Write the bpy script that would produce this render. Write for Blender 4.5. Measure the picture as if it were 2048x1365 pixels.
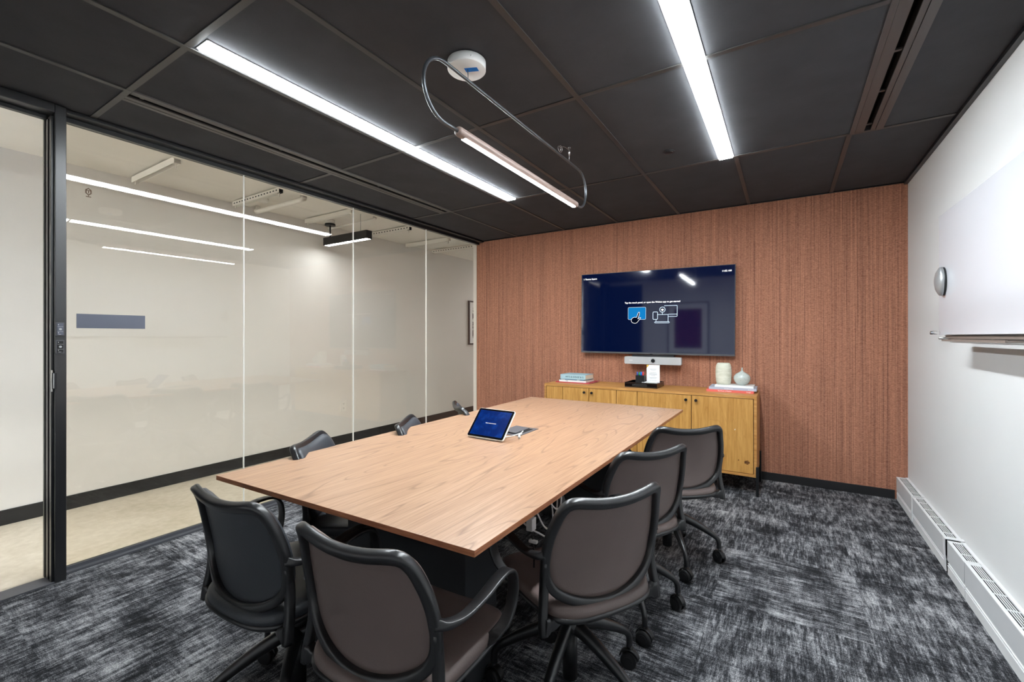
import bpy, math, random
from mathutils import Vector, Matrix
random.seed(7)
S = bpy.context.scene
for o in list(bpy.data.objects): bpy.data.objects.remove(o, do_unlink=True)
COL = S.collection
PI = math.pi

# ---------------------------------------------------------------- camera, world, exposure
cd = bpy.data.cameras.new('camera'); cam = bpy.data.objects.new('camera', cd); COL.objects.link(cam)
cam.location = (0, 0, 1.27)
cam.rotation_euler = (PI/2, 0, 0.55598)
cd.sensor_width = 36; cd.lens = 880.28/2048*36
cd.shift_y = -(682.5-673.5)/2048
cd.clip_start = 0.02
S.camera = cam
w = bpy.data.worlds.new('world'); S.world = w; w.use_nodes = True
w.node_tree.nodes['Background'].inputs[0].default_value = (0.9, 0.95, 1, 1)
w.node_tree.nodes['Background'].inputs[1].default_value = 0.0
S.view_settings.view_transform = 'Standard'
S.view_settings.look = 'None'
S.view_settings.gamma = 1
S.view_settings.use_curve_mapping = False
S.view_settings.exposure = 0.62
LAMP = 70.0      # emission of the recessed strips
CORR = 26.0       # emission of the corridor lamps

# room numbers (metres)
XR, YB, XG, YF, H = 0.804, 4.505, -3.295, -0.64, 2.467
XC, HC = -4.477, 2.545
CY0, CY1 = -2.6, 7.6

# ---------------------------------------------------------------- materials
def srgb(r, g, b):
    f = lambda c: (c/255/12.92) if c/255 <= .04045 else ((c/255+.055)/1.055)**2.4
    return (f(r), f(g), f(b), 1)
class NT:
    def __init__(s, name):
        s.m = bpy.data.materials.new(name); s.m.use_nodes = True
        s.t = s.m.node_tree; s.t.nodes.clear()
        s.out = s.n('ShaderNodeOutputMaterial')
    def n(s, ty, **kw):
        x = s.t.nodes.new(ty)
        for k, v in kw.items(): setattr(x, k, v)
        return x
    def l(s, a, b): s.t.links.new(a, b)
    def setin(s, node, name, v):
        if hasattr(v, 'bl_idname') or isinstance(v, bpy.types.NodeSocket): s.l(v, node.inputs[name])
        else: node.inputs[name].default_value = v
    def bsdf(s, col=(.5,.5,.5,1), rough=.5, metal=0., spec=.5, coat=0., coat_r=.1, emit=None, es=0., normal=None):
        b = s.n('ShaderNodeBsdfPrincipled')
        s.setin(b, 'Base Color', col); s.setin(b, 'Roughness', rough); s.setin(b, 'Metallic', metal)
        s.setin(b, 'Specular IOR Level', spec); s.setin(b, 'Coat Weight', coat); s.setin(b, 'Coat Roughness', coat_r)
        if emit is not None: s.setin(b, 'Emission Color', emit); s.setin(b, 'Emission Strength', es)
        if normal is not None: s.l(normal, b.inputs['Normal'])
        s.l(b.outputs[0], s.out.inputs[0]); return b
    def coord(s, scale=(1,1,1), kind='Object', rot=(0,0,0), loc=(0,0,0)):
        tc = s.n('ShaderNodeTexCoord'); mp = s.n('ShaderNodeMapping')
        mp.inputs['Scale'].default_value = scale; mp.inputs['Rotation'].default_value = rot; mp.inputs['Location'].default_value = loc
        s.l(tc.outputs[kind], mp.inputs[0]); return mp.outputs[0]
    def noise(s, vec, scale=1., detail=4., rough=.5, dist=0.):
        x = s.n('ShaderNodeTexNoise'); s.l(vec, x.inputs['Vector'])
        x.inputs['Scale'].default_value = scale; x.inputs['Detail'].default_value = detail
        x.inputs['Roughness'].default_value = rough; x.inputs['Distortion'].default_value = dist
        return x.outputs[0]
    def ramp(s, fac, stops, interp='LINEAR'):
        r = s.n('ShaderNodeValToRGB'); s.l(fac, r.inputs[0]); r.color_ramp.interpolation = interp
        e = r.color_ramp.elements
        e[0].position, e[0].color = stops[0]; e[1].position, e[1].color = stops[-1]
        for p, c in stops[1:-1]:
            k = e.new(p); k.color = c
        return r.outputs[0]
    def mix(s, a, b, f, mode='MIX'):
        x = s.n('ShaderNodeMix', data_type='RGBA', blend_type=mode)
        for sock, v in ((x.inputs[0], f), (x.inputs[6], a), (x.inputs[7], b)):
            if isinstance(v, bpy.types.NodeSocket): s.l(v, sock)
            else: sock.default_value = v
        return x.outputs[2]
    def math(s, op, a, b=0.):
        x = s.n('ShaderNodeMath', operation=op)
        for i, v in enumerate((a, b)):
            if isinstance(v, bpy.types.NodeSocket): s.l(v, x.inputs[i])
            else: x.inputs[i].default_value = v
        return x.outputs[0]
    def bump(s, h, strength=.2, dist=.002):
        b = s.n('ShaderNodeBump'); s.l(h, b.inputs['Height'])
        b.inputs['Strength'].default_value = strength; b.inputs['Distance'].default_value = dist
        return b.outputs[0]

def plain(name, col, rough=.5, metal=0., spec=.5, var=.04, scale=6, **kw):
    t = NT(name); v = t.noise(t.coord(), scale, 3)
    c = t.mix(tuple(min(1, x*(1-var)) for x in col[:3])+(1,), tuple(min(1, x*(1+var)) for x in col[:3])+(1,), v)
    t.bsdf(c, rough, metal, spec, **kw); return t.m
def emis(name, col, s):
    t = NT(name); e = t.n('ShaderNodeEmission'); e.inputs[0].default_value = col; e.inputs[1].default_value = s
    t.l(e.outputs[0], t.out.inputs[0]); return t.m

M = {}
M['wall'] = plain('white_wall_paint', srgb(220,221,221), .75, var=.015)
M['corr_wall'] = plain('corridor_wall_paint', srgb(227,225,222), .75, var=.02)
M['corr_ceiling'] = plain('cream_ceiling_paint', srgb(236,233,226), .8, var=.03)
M['pedestal'] = plain('charcoal_pedestal', srgb(52,54,57), .5)
M['black_metal'] = plain('black_painted_metal', srgb(20,21,24), .36, 0, .5)
M['frame_black'] = plain('black_frame_coating', srgb(24,24,26), .33, 0, .8)
M['grid'] = plain('bronze_grey_grid', srgb(72,71,70), .42, .3, .5)
M['diffuser_metal'] = plain('air_slot_metal', srgb(86,83,81), .4, .3)
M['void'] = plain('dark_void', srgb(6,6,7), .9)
M['skirting'] = plain('black_rubber_skirting', srgb(28,28,30), .5)
M['white_plastic'] = plain('white_plastic', srgb(232,231,228), .4)
M['white_metal'] = plain('white_enamel_metal', srgb(228,229,230), .45)
M['grey_metal'] = plain('grey_enamel_metal', srgb(205,207,209), .45)
M['silver'] = plain('silver_plastic', srgb(176,178,180), .32, .5)
M['steel'] = plain('brushed_steel', srgb(190,190,190), .3, 1.)
M['black_plastic'] = plain('black_plastic', srgb(22,22,24), .45)
M['black_gloss'] = plain('black_acrylic', srgb(12,11,13), .08, 0, .6)
M['dark_grey'] = plain('dark_grey_plastic', srgb(78,79,84), .45)
M['slate'] = plain('slate_film', srgb(92,96,110), .55)
M['rubber'] = plain('caster_rubber', srgb(24,24,26), .5)
M['cloth_grey'] = plain('light_grey_mesh', srgb(186,187,188), .7)
M['paper'] = plain('white_paper', srgb(240,240,240), .8)
M['pages'] = plain('cream_pages', srgb(236,228,208), .8, var=.06, scale=60)
M['blue_tape'] = plain('blue_tape', srgb(20,130,225), .6)
M['white_ink'] = emis('lit_white_lettering', (1,1,1,1), 1.0)
M['cyan_ink'] = emis('lit_blue_panel', srgb(20,120,185), .8)
M['outline_ink'] = emis('lit_pale_outline', srgb(215,235,250), .9)
M['navy_ink'] = emis('lit_navy_fill', srgb(3,12,34), .5)
M['lamp'] = emis('strip_lamp_light', (.90, .965, 1, 1), LAMP)
M['pendant_lamp'] = emis('pendant_lamp_light', (.92, .97, 1, 1), LAMP*1.1)
M['corr_lamp'] = emis('corridor_lamp_light', (.93, .965, 1, 1), CORR)
M['added_lamp_end'] = emis('added_end_lamp_light', (.95, .96, 1, 1), CORR*3)  # glow of the unseen lamp added at the corridor's far end
M['added_lamp_door'] = emis('added_door_lamp_light', (.93, .965, 1, 1), CORR*25)  # glow of the unseen lamp added near the doorway

# tinted architectural glass: straight-through tint plus Schlick reflection
t = NT('tinted_glass')
lw = t.n('ShaderNodeLayerWeight'); lw.inputs[0].default_value = .5
p5 = t.math('POWER', lw.outputs['Facing'], 5.)
fr = t.math('ADD', t.math('MULTIPLY', p5, .95), .045)
tr = t.n('ShaderNodeBsdfTransparent'); tr.inputs[0].default_value = (.978, .962, .930, 1)
gl = t.n('ShaderNodeBsdfGlossy'); gl.inputs['Roughness'].default_value = 0.0; gl.inputs[0].default_value = (1,1,1,1)
mx = t.n('ShaderNodeMixShader'); t.l(fr, mx.inputs[0]); t.l(tr.outputs[0], mx.inputs[1]); t.l(gl.outputs[0], mx.inputs[2])
t.l(mx.outputs[0], t.out.inputs[0]); M['glass'] = t.m
t = NT('clear_plastic'); g = t.n('ShaderNodeBsdfGlass'); g.inputs['Roughness'].default_value = .05; t.l(g.outputs[0], t.out.inputs[0]); M['clear'] = t.m
M['joint'] = plain('clear_silicone_joint', srgb(238,238,234), .3)

# ceiling tile
t = NT('charcoal_ceiling_tile')
n1 = t.noise(t.coord((1,1,1)), 5, 6, .6); n2 = t.noise(t.coord((30,120,30)), 3, 4, .6)
c = t.mix(t.ramp(n1, [(.3, srgb(58,59,62)), (.7, srgb(68,69,72))]), srgb(82,83,86), t.math('MULTIPLY', n2, .35))
t.bsdf(c, .85, 0, .25, normal=t.bump(n2, .25, .001)); M['tile'] = t.m

# terracotta woven wallcovering
t = NT('terracotta_woven_wallcovering')
a = t.noise(t.coord((230,230,.9)), 1, 3, .75)
b = t.noise(t.coord((70,70,.35)), 1, 2, .6)
cc = t.noise(t.coord((90,90,460)), 1, 2, .6)
a2 = t.noise(t.coord((260,260,.6)), 1, 1, .5)
base = t.ramp(a, [(.32, srgb(84,50,40)), (.44, srgb(152,96,72)), (.56, srgb(192,130,100)), (.72, srgb(218,158,124))])
base = t.mix(base, t.ramp(b, [(.3, srgb(134,84,66)), (.7, srgb(198,134,102))]), .3)
base = t.mix(base, t.ramp(cc, [(.38, srgb(112,76,66)), (.62, srgb(222,166,140))]), .38)
base = t.mix(base, srgb(78,52,46), t.math('MULTIPLY', t.math('GREATER_THAN', a2, .60), .40))
t.bsdf(base, .8, 0, .2, normal=t.bump(a, .3, .001)); M['wallcover'] = t.m

# carpet: quarter-turned tiles of streaked black and grey loop pile
t = NT('streaked_grey_carpet')
tc = t.n('ShaderNodeTexCoord'); sp = t.n('ShaderNodeSeparateXYZ'); t.l(tc.outputs['Object'], sp.inputs[0])
X, Y = sp.outputs[0], sp.outputs[1]
TS = 1/.61
fx = t.math('FLOOR', t.math('MULTIPLY', t.math('ADD', X, .30), TS)); fy = t.math('FLOOR', t.math('MULTIPLY', t.math('ADD', Y, .12), TS))
par = t.math('ABSOLUTE', t.math('MODULO', t.math('ADD', fx, fy), 2.))
cid = t.n('ShaderNodeCombineXYZ'); t.l(fx, cid.inputs[0]); t.l(fy, cid.inputs[1])
wn = t.n('ShaderNodeTexWhiteNoise', noise_dimensions='2D'); t.l(cid.outputs[0], wn.inputs['Vector'])
par = t.math('GREATER_THAN', wn.outputs['Value'], .62)
off = t.math('MULTIPLY', wn.outputs['Value'], 7.)
def streak(u, v, su, sv, z):
    cx = t.n('ShaderNodeCombineXYZ'); t.l(t.math('MULTIPLY', u, su), cx.inputs[0]); t.l(t.math('MULTIPLY', v, sv), cx.inputs[1]); t.l(t.math('ADD', off, z), cx.inputs[2])
    return cx.outputs[0]
def pat(u, v):
    a_ = t.noise(streak(u, v, 34, 7, 0), 1, 6, .74)
    b_ = t.noise(streak(u, v, 120, 12, 3), 1, 5, .75)
    c_ = t.noise(streak(u, v, 4.5, 5.5, 9), 1, 3, .6)
    d_ = t.noise(streak(u, v, 12, 70, 5), 1, 4, .7)
    s_ = t.math('ADD', t.math('ADD', t.math('MULTIPLY', a_, .34), t.math('MULTIPLY', b_, .27)), t.math('ADD', t.math('MULTIPLY', c_, .24), t.math('MULTIPLY', d_, .15)))
    return s_
pa, pb = pat(X, Y), pat(Y, X)
pm = t.n('ShaderNodeMix', data_type='FLOAT'); t.l(par, pm.inputs[0]); t.l(pa, pm.inputs[2]); t.l(pb, pm.inputs[3])
dots = t.n('ShaderNodeTexVoronoi'); t.l(t.coord((1,1,1)), dots.inputs['Vector']); dots.inputs['Scale'].default_value = 230
fine = t.noise(t.coord((1,1,1)), 260, 3, .8)
v = t.math('ADD', pm.outputs[0], t.math('MULTIPLY', t.math('SUBTRACT', fine, .5), .30))
col = t.ramp(v, [(.415, srgb(36,37,39)), (.475, srgb(60,61,65)), (.522, srgb(120,121,125)), (.595, srgb(196,196,198))])
dk = t.ramp(dots.outputs['Distance'], [(.15, (1,1,1,1)), (.75, (.35,.35,.36,1))])
col = t.mix(col, dk, .75, 'MULTIPLY')
t.bsdf(col, .95, 0, .1, normal=t.bump(dots.outputs['Distance'], -.5, .003)); M['carpet'] = t.m

# corridor concrete
t = NT('polished_concrete')
n1 = t.noise(t.coord(), 1.6, 7, .62, .6); n2 = t.noise(t.coord(), 22, 5, .6)
c = t.mix(t.ramp(n1, [(.35, srgb(176,167,150)), (.65, srgb(204,197,183))]), t.ramp(n2, [(.35, srgb(176,162,136)), (.7, srgb(222,212,192))]), .3)
t.bsdf(c, .45, 0, .4); M['concrete'] = t.m

def wood(name, dark, mid, light, grain=(14,1.1,14), ring=(5,.5,5), rough=.35, coat=0., vein=None, veinamt=.35, dist=1.5, kind='Object'):
    t = NT(name)
    a = t.noise(t.coord(grain, kind), 3, 6, .62, .4)
    r = t.noise(t.coord(ring, kind), 1.2, 2, .5, dist)
    rings = t.math('FRACT', t.math('MULTIPLY', r, 20.))
    rr = t.ramp(rings, [(0., (0,0,0,1)), (.13, (1,1,1,1)), (.93, (1,1,1,1)), (1., (0,0,0,1))])
    c = t.ramp(a, [(.32, dark), (.5, mid), (.68, light)])
    sm = t.n('ShaderNodeRGBToBW'); t.l(rr, sm.inputs[0])
    inv = t.math('MULTIPLY', t.math('SUBTRACT', 1., sm.outputs[0]), veinamt)
    c = t.mix(c, vein or dark, inv)
    pore = t.noise(t.coord(tuple(g*7 for g in grain), kind), 3, 2, .6)
    c = t.mix(c, dark, t.math('MULTIPLY', t.math('GREATER_THAN', pore, .62), .3))
    t.bsdf(c, rough, 0, .5, coat=coat, coat_r=.2, normal=t.bump(a, .05, .0005)); return t
M['table_top'] = wood('light_walnut_tabletop', srgb(152,116,92), srgb(165,130,103), srgb(177,142,116), grain=(38,1.3,38), vein=srgb(98,66,50), veinamt=.55, rough=.34, dist=.9, ring=(3.2,.36,3.2)).m
M['table_edge'] = wood('walnut_edge', srgb(138,84,52), srgb(164,104,68), srgb(182,122,84), grain=(4,4,60), veinamt=.15).m
M['oak_v'] = wood('honey_oak_door', srgb(178,126,60), srgb(198,146,76), srgb(212,162,92), grain=(16,16,1.2), ring=(4,4,.45), vein=srgb(160,104,36), veinamt=.28, rough=.45, dist=1.2).m
M['oak_h'] = wood('honey_oak_carcass', srgb(170,116,56), srgb(192,138,74), srgb(208,156,92), grain=(1.2,16,16), ring=(.5,4,4), vein=srgb(150,98,46), veinamt=.2, rough=.45).m
M['ash'] = wood('pink_washed_ash', srgb(112,94,86), srgb(140,120,112), srgb(158,140,132), grain=(40,2,40), veinamt=.1, rough=.5).m

def leather(name, col, sc=260):
    t = NT(name); v = t.n('ShaderNodeTexVoronoi'); t.l(t.coord(), v.inputs['Vector']); v.inputs['Scale'].default_value = sc
    n = t.noise(t.coord(), 8, 3)
    c = t.mix(tuple(x*.9 for x in col[:3])+(1,), tuple(min(1,x*1.12) for x in col[:3])+(1,), n)
    t.bsdf(c, .42, 0, .5, normal=t.bump(v.outputs['Distance'], .22, .0010)); return t.m
M['brown_leather'] = leather('taupe_brown_leather', srgb(108,94,90))
M['black_leather'] = leather('black_leather', srgb(56,59,64))

# ---------------------------------------------------------------- mesh helpers
class MB:
    def __init__(s): s.v = []; s.f = []; s.mi = []; s.sm = []
    def add(s, vs, fs, mi=0, smooth=False):
        k = len(s.v); s.v += [tuple(p) for p in vs]
        for f in fs: s.f.append(tuple(i+k for i in f)); s.mi.append(mi); s.sm.append(smooth)
        return s
    def box(s, x0, x1, y0, y1, z0, z1, mi=0):
        vs = [(x, y, z) for z in (z0, z1) for y in (y0, y1) for x in (x0, x1)]
        return s.add(vs, [(0,2,3,1),(4,5,7,6),(0,1,5,4),(2,6,7,3),(0,4,6,2),(1,3,7,5)], mi)
    def prism(s, poly, axis, a, b, mi=0, smooth=False):
        # poly: 2-D points, extruded along axis from a to b
        def P(p, t):
            if axis == 'x': return (t, p[0], p[1])
            if axis == 'y': return (p[0], t, p[1])
            return (p[0], p[1], t)
        n = len(poly); vs = [P(p, a) for p in poly]+[P(p, b) for p in poly]
        fs = [tuple(range(n)), tuple(range(2*n-1, n-1, -1))]
        s.add(vs, fs, mi)
        return s.add(vs, [(i, i+n, (i+1) % n+n, (i+1) % n) for i in range(n)], mi, smooth)
    def cyl(s, c, r, z0, z1, axis='z', n=28, r2=None, mi=0, smooth=True):
        r2 = r if r2 is None else r2
        def P(a, t, rr):
            u, v = rr*math.cos(a), rr*math.sin(a)
            if axis == 'z': return (c[0]+u, c[1]+v, t)
            if axis == 'x': return (t, c[0]+u, c[1]+v)
            return (c[0]+u, t, c[1]+v)
        A = [2*PI*i/n for i in range(n)]
        vs = [P(a, z0, r) for a in A]+[P(a, z1, r2) for a in A]
        s.add(vs, [tuple(range(n-1, -1, -1)), tuple(range(n, 2*n))], mi)
        return s.add(vs, [(i, (i+1) % n, (i+1) % n+n, i+n) for i in range(n)], mi, smooth)
    def lathe(s, prof, c=(0,0), n=40, mi=0, sx=1, sy=1):
        vs = []; fs = []
        for r, z in prof:
            for i in range(n):
                a = 2*PI*i/n; vs.append((c[0]+r*sx*math.cos(a), c[1]+r*sy*math.sin(a), z))
        for j in range(len(prof)-1):
            for i in range(n):
                fs.append((j*n+i, j*n+(i+1) % n, (j+1)*n+(i+1) % n, (j+1)*n+i))
        fs.append(tuple(range(n-1, -1, -1))); fs.append(tuple(range((len(prof)-1)*n, len(prof)*n)))
        return s.add(vs, fs, mi, True)
    def sweep(s, pts, sec, normals=None, closed=False, mi=0, scales=None, smooth=True):
        pts = [Vector(p) for p in pts]; n = len(pts); m = len(sec); vs = []
        prevN = None
        for i, p in enumerate(pts):
            if closed: T = pts[(i+1) % n]-pts[i-1]
            else: T = pts[min(i+1, n-1)]-pts[max(i-1, 0)]
            T.normalize()
            if normals is not None: N = Vector(normals[i])
            elif prevN is not None: N = prevN
            else: N = Vector((0,0,1)) if abs(T.z) < .9 else Vector((1,0,0))
            N = (N-T*N.dot(T)).normalized(); B = T.cross(N).normalized(); prevN = N
            sc = scales[i] if scales else 1
            if isinstance(sc, (int, float)): sc = (sc, sc)
            for u, v in sec: vs.append(p+B*u*sc[0]+N*v*sc[1])
        fs = []
        for i in range(n if closed else n-1):
            j = (i+1) % n
            for k in range(m): fs.append((i*m+k, j*m+k, j*m+(k+1) % m, i*m+(k+1) % m))
        s.add(vs, fs, mi, smooth)
        if not closed:
            s.add(vs[:m], [tuple(range(m))], mi); s.add(vs[-m:], [tuple(range(m-1, -1, -1))], mi)
        return s
    def tube(s, pts, r, n=10, closed=False, mi=0, scales=None):
        return s.sweep(pts, [(r*math.cos(2*PI*i/n), r*math.sin(2*PI*i/n)) for i in range(n)], None, closed, mi, scales)
    def xf(s, M4):
        s.v = [tuple(M4 @ Vector(p)) for p in s.v]; return s
    def build(s, name, mat, parent=None, bevel=0, subsurf=0, seg=2, weld=True):
        me = bpy.data.meshes.new(name); me.from_pydata(s.v, [], s.f)
        for mm in (mat if isinstance(mat, (list, tuple)) else [mat]): me.materials.append(M[mm] if isinstance(mm, str) else mm)
        for p, i, q in zip(me.polygons, s.mi, s.sm): p.material_index = i; p.use_smooth = q
        me.validate()
        import bmesh
        bm = bmesh.new(); bm.from_mesh(me)
        if weld: bmesh.ops.remove_doubles(bm, verts=bm.verts, dist=1e-6)
        bmesh.ops.recalc_face_normals(bm, faces=bm.faces)
        bm.to_mesh(me); bm.free()
        o = bpy.data.objects.new(name, me); COL.objects.link(o)
        if parent is not None: o.parent = parent
        if bevel:
            b = o.modifiers.new('bevel', 'BEVEL'); b.width = bevel; b.segments = seg; b.limit_method = 'ANGLE'; b.angle_limit = .7
            b.harden_normals = False
        if subsurf:
            b = o.modifiers.new('sub', 'SUBSURF'); b.levels = subsurf; b.render_levels = subsurf
        return o
def rrect(w, h, r, n=3):
    pts = []
    for cx, cy, a0 in ((w/2-r, h/2-r, 0), (-w/2+r, h/2-r, 90), (-w/2+r, -h/2+r, 180), (w/2-r, -h/2+r, 270)):
        for i in range(n+1):
            a = math.radians(a0+90*i/n); pts.append((cx+r*math.cos(a), cy+r*math.sin(a)))
    return pts
def smooth_path(P, k=6, closed=False):
    P = [Vector(p) for p in P]; n = len(P); out = []
    for i in range(n if closed else n-1):
        p0 = P[i-1] if (closed or i > 0) else P[i]*2-P[i+1]
        p1 = P[i]; p2 = P[(i+1) % n]
        p3 = P[(i+2) % n] if (closed or i+2 < n) else p2*2-p1
        for j in range(k):
            t_ = j/k
            out.append(.5*((2*p1)+(p2-p0)*t_+(2*p0-5*p1+4*p2-p3)*t_*t_+(3*p1-p0-3*p2+p3)*t_**3))
    if not closed: out.append(P[-1])
    return out
def thing(name, label, cat, loc=(0,0,0), rz=0, group=None):
    o = bpy.data.objects.new(name, None); COL.objects.link(o); o.empty_display_size = .1
    o.location = loc; o.rotation_euler = (0,0,rz); o['label'] = label; o['category'] = cat
    if group: o['group'] = group
    return o
def tag(o, label, cat, group=None, kind=None):
    o['label'] = label; o['category'] = cat
    if group: o['group'] = group
    if kind: o['kind'] = kind
    return o
def struct(o): o['kind'] = 'structure'; return o
def text_mesh(name, body, size, mat, parent, M4, align='LEFT', extrude=.0004, bold=0.):
    cu = bpy.data.curves.new('lettering', 'FONT'); cu.body = body; cu.size = size; cu.align_x = align
    cu.extrude = extrude; cu.offset = bold; cu.resolution_u = 3
    tmp = bpy.data.objects.new('lettering', cu); COL.objects.link(tmp)
    dg = bpy.context.evaluated_depsgraph_get(); me = bpy.data.meshes.new_from_object(tmp.evaluated_get(dg))
    bpy.data.objects.remove(tmp, do_unlink=True)
    me.materials.clear(); me.materials.append(M[mat]); me.transform(M4)
    o = bpy.data.objects.new(name, me); COL.objects.link(o)
    if parent is not None: o.parent = parent
    return o
# local (x right, y up, z toward viewer) -> world for text on planes that face -Y
FACE_Y = Matrix(((1,0,0,0),(0,0,-1,0),(0,1,0,0),(0,0,0,1)))

# ================================================================ SETTING
struct(MB().box(XG, XR, YF, YB, -.05, 0).build('floor', 'carpet'))
struct(MB().box(XC, XG-.001, CY0, CY1, -.05, -.002).build('floor_corridor', 'concrete'))
struct(MB().box(XG-.03, XR+.1, YB, YB+.12, 0, 2.60).build('wall_back', 'wallcover'))
struct(MB().box(XR, XR+.1, YF-.1, YB, 0, 2.60).build('wall_right', 'wall'))
struct(MB().box(XG-.01, XR, YF-.1, YF, 0, 2.60).build('wall_rear', 'wall'))
struct(MB().box(XC-.1, XC, CY0, CY1, 0, 2.6).build('wall_corridor', 'corr_wall'))
struct(MB().box(XC, XG-.01, CY0-.1, CY0, 0, 2.6).build('wall_corridor_near_end', 'corr_wall'))
struct(MB().box(XC, XG-.01, CY1, CY1+.1, 0, 2.6).build('wall_corridor_far_end', 'corr_wall'))
m = MB(); m.box(XG-.11, XG-.012, YB+.125, CY1, 0, 2.6); m.box(XG-.11, XG-.012, CY0, YF-.12, 0, 2.6)
struct(m.build('wall_corridor_inner', 'corr_wall'))
struct(MB().box(XG-.085, XG-.035, YB+.002, YB+.12, 0, 2.6).build('wall_end_jamb', 'corr_wall'))
struct(MB().box(XC, XG-.33, CY0, CY1, HC, HC+.1).build('ceiling_corridor', 'corr_ceiling'))
struct(MB().box(XG-.322, XG-.02, CY0, CY1, 2.515, 2.6).build('ceiling_corridor_soffit', 'corr_ceiling'))
# ceiling: tiles on a grid, openings for two strip lights and two air slots
L1 = (-2.075, -1.985, .862, 3.262); L2 = (-.383, -.293, .845, 3.262)
D1 = (-2.845, -2.700, .848, 3.262); D2 = (.322, .475, .845, 3.262)
xs = [XG+.1, -2.72, -2.107, -1.495, -.885, -.28, .322, XR-.02]
ys = [YF, -.39, .835, 2.045, 3.27, YB]
m = MB()
def tiles(m, x0, x1, y0, y1, holes):
    cuts = sorted({x0, x1} | {h for H_ in holes for h in (H_[0], H_[1]) if x0 < h < x1})
    cuty = sorted({y0, y1} | {h for H_ in holes for h in (H_[2], H_[3]) if y0 < h < y1})
    for a, b in zip(cuts, cuts[1:]):
        for c, d in zip(cuty, cuty[1:]):
            mx_, my_ = (a+b)/2, (c+d)/2
            if any(h[0] < mx_ < h[1] and h[2] < my_ < h[3] for h in holes): continue
            m.box(a, b, c, d, H+.004, H+.03)
tiles(m, XG, XR, YF, YB, [L1, L2, D1, D2])
struct(m.build('ceiling', 'tile', weld=False))
struct(MB().box(XG, XR, YF, YB, H+.12, H+.16).build('ceiling_slab', 'void'))
m = MB(); gw = .013
for x in xs[1:-1]:
    segs = [(YF, YB)]
    for Dn in (L1, L2, D1, D2):
        if Dn[0]-gw < x < Dn[1]+gw: segs = [(a, min(b, Dn[2])) for a, b in segs[:1]]+[(Dn[3], YB)]
    for a, b in segs: m.box(x-gw, x+gw, a, b, H-.002, H+.003)
for y in ys[1:-1]:
    cur = XG+.02
    for Dn in sorted((L1, L2, D1, D2)):
        if Dn[2] < y < Dn[3]: m.box(cur, Dn[0], y-gw, y+gw, H-.001, H+.0035); cur = Dn[1]
    m.box(cur, XR, y-gw, y+gw, H-.001, H+.0035)
struct(m.build('trim_ceiling_grid', 'grid', weld=False))
m = MB(); m.box(XR-.024, XR-.001, YF, YB, H-.018, H+.003); m.box(XG+.06, XR-.024, YB-.010, YB-.001, H-.006, H+.003)
struct(m.build('trim_ceiling_edge', 'black_metal', weld=False))
# baseboards
struct(MB().box(XG+.002, .725, YB-.010, YB-.0005, 0, .070).build('baseboard_back', 'skirting', bevel=.002))
struct(MB().box(XC+.0005, XC+.010, CY0, CY1, -.002, .100).build('baseboard_corridor', 'skirting', bevel=.002))
struct(MB().box(-2.47, XR-.001, YF+.0005, YF+.010, 0, .070).build('baseboard_rear', 'skirting'))

# glass wall: header, track, panes, joints
m = MB(); m.box(XG-.03, XG+.012, .72, YB-.001, 2.426, H+.003); m.box(XG+.012, XG+.08, .72, YB-.001, 2.450, H+.003)
struct(m.build('trim_glass_header', 'black_metal', bevel=.002, weld=False))
m = MB(); m.box(XG-.012, XG+.012, .74, YB-.001, 0, .030); m.box(XG+.012, XG+.045, .74, YB-.001, 0, .012)
struct(m.build('trim_glass_track', 'dark_grey', bevel=.001, weld=False))
jy = [.735, 1.662, 2.602, 3.546, YB-.004]
for i in range(4):
    o = MB().box(XG-.006, XG+.006, jy[i]+.002, jy[i+1]-.002, .030, 2.424).build('window_%d' % (i+1), 'glass'); struct(o)
m = MB()
for y in jy[1:4]: m.box(XG-.0062, XG+.0062, y-.0023, y+.0023, .030, 2.424)
struct(m.build('trim_glass_joints', 'joint', weld=False))
# door opening beside the glass: frame
m = MB()
m.box(-3.31, -3.19, .681, .725, 0, H)            # strike post
m.box(-3.31, -3.19, -.30, -.255, 0, H)           # far post
m.box(-3.31, -3.19, -.255, .681, 2.424, H+.003)      # head
struct(m.build('door_1', 'frame_black', bevel=.003, weld=False))
m = MB(); m.box(-3.30, -3.27, -.255, .669, 2.405, 2.424); m.box(-3.335, -3.31, .668, .690, 0, 2.44)
m.box(-3.30, -3.262, .671, .681, 0, 2.405); m.box(-3.236, -3.205, .671, .681, 0, 2.405)
struct(m.build('trim_door_stop', 'black_metal', weld=False))
struct(MB().box(-3.30, -3.19, -.255, .681, 0, .006).build('trim_threshold', 'dark_grey'))
struct(MB().box(XG-.01, -3.2, YF, -.30, 0, H).build('wall_left', 'black_metal'))  # unseen wall, coloured black to darken its mirror image in the screen
struct(MB().box(-3.375, -3.340, -.60, .30, .008, 2.40).build('added_doorway_blocker', 'black_metal', bevel=.003))  # unseen dark leaf added to narrow the bright doorway mirrored in the screen
# dark door in the rear wall (seen mirrored in the screen)
struct(MB().box(-3.22, -2.48, YF+.011, YF+.03, 0, 2.40).build('door_2', 'black_metal', bevel=.004))

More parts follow.
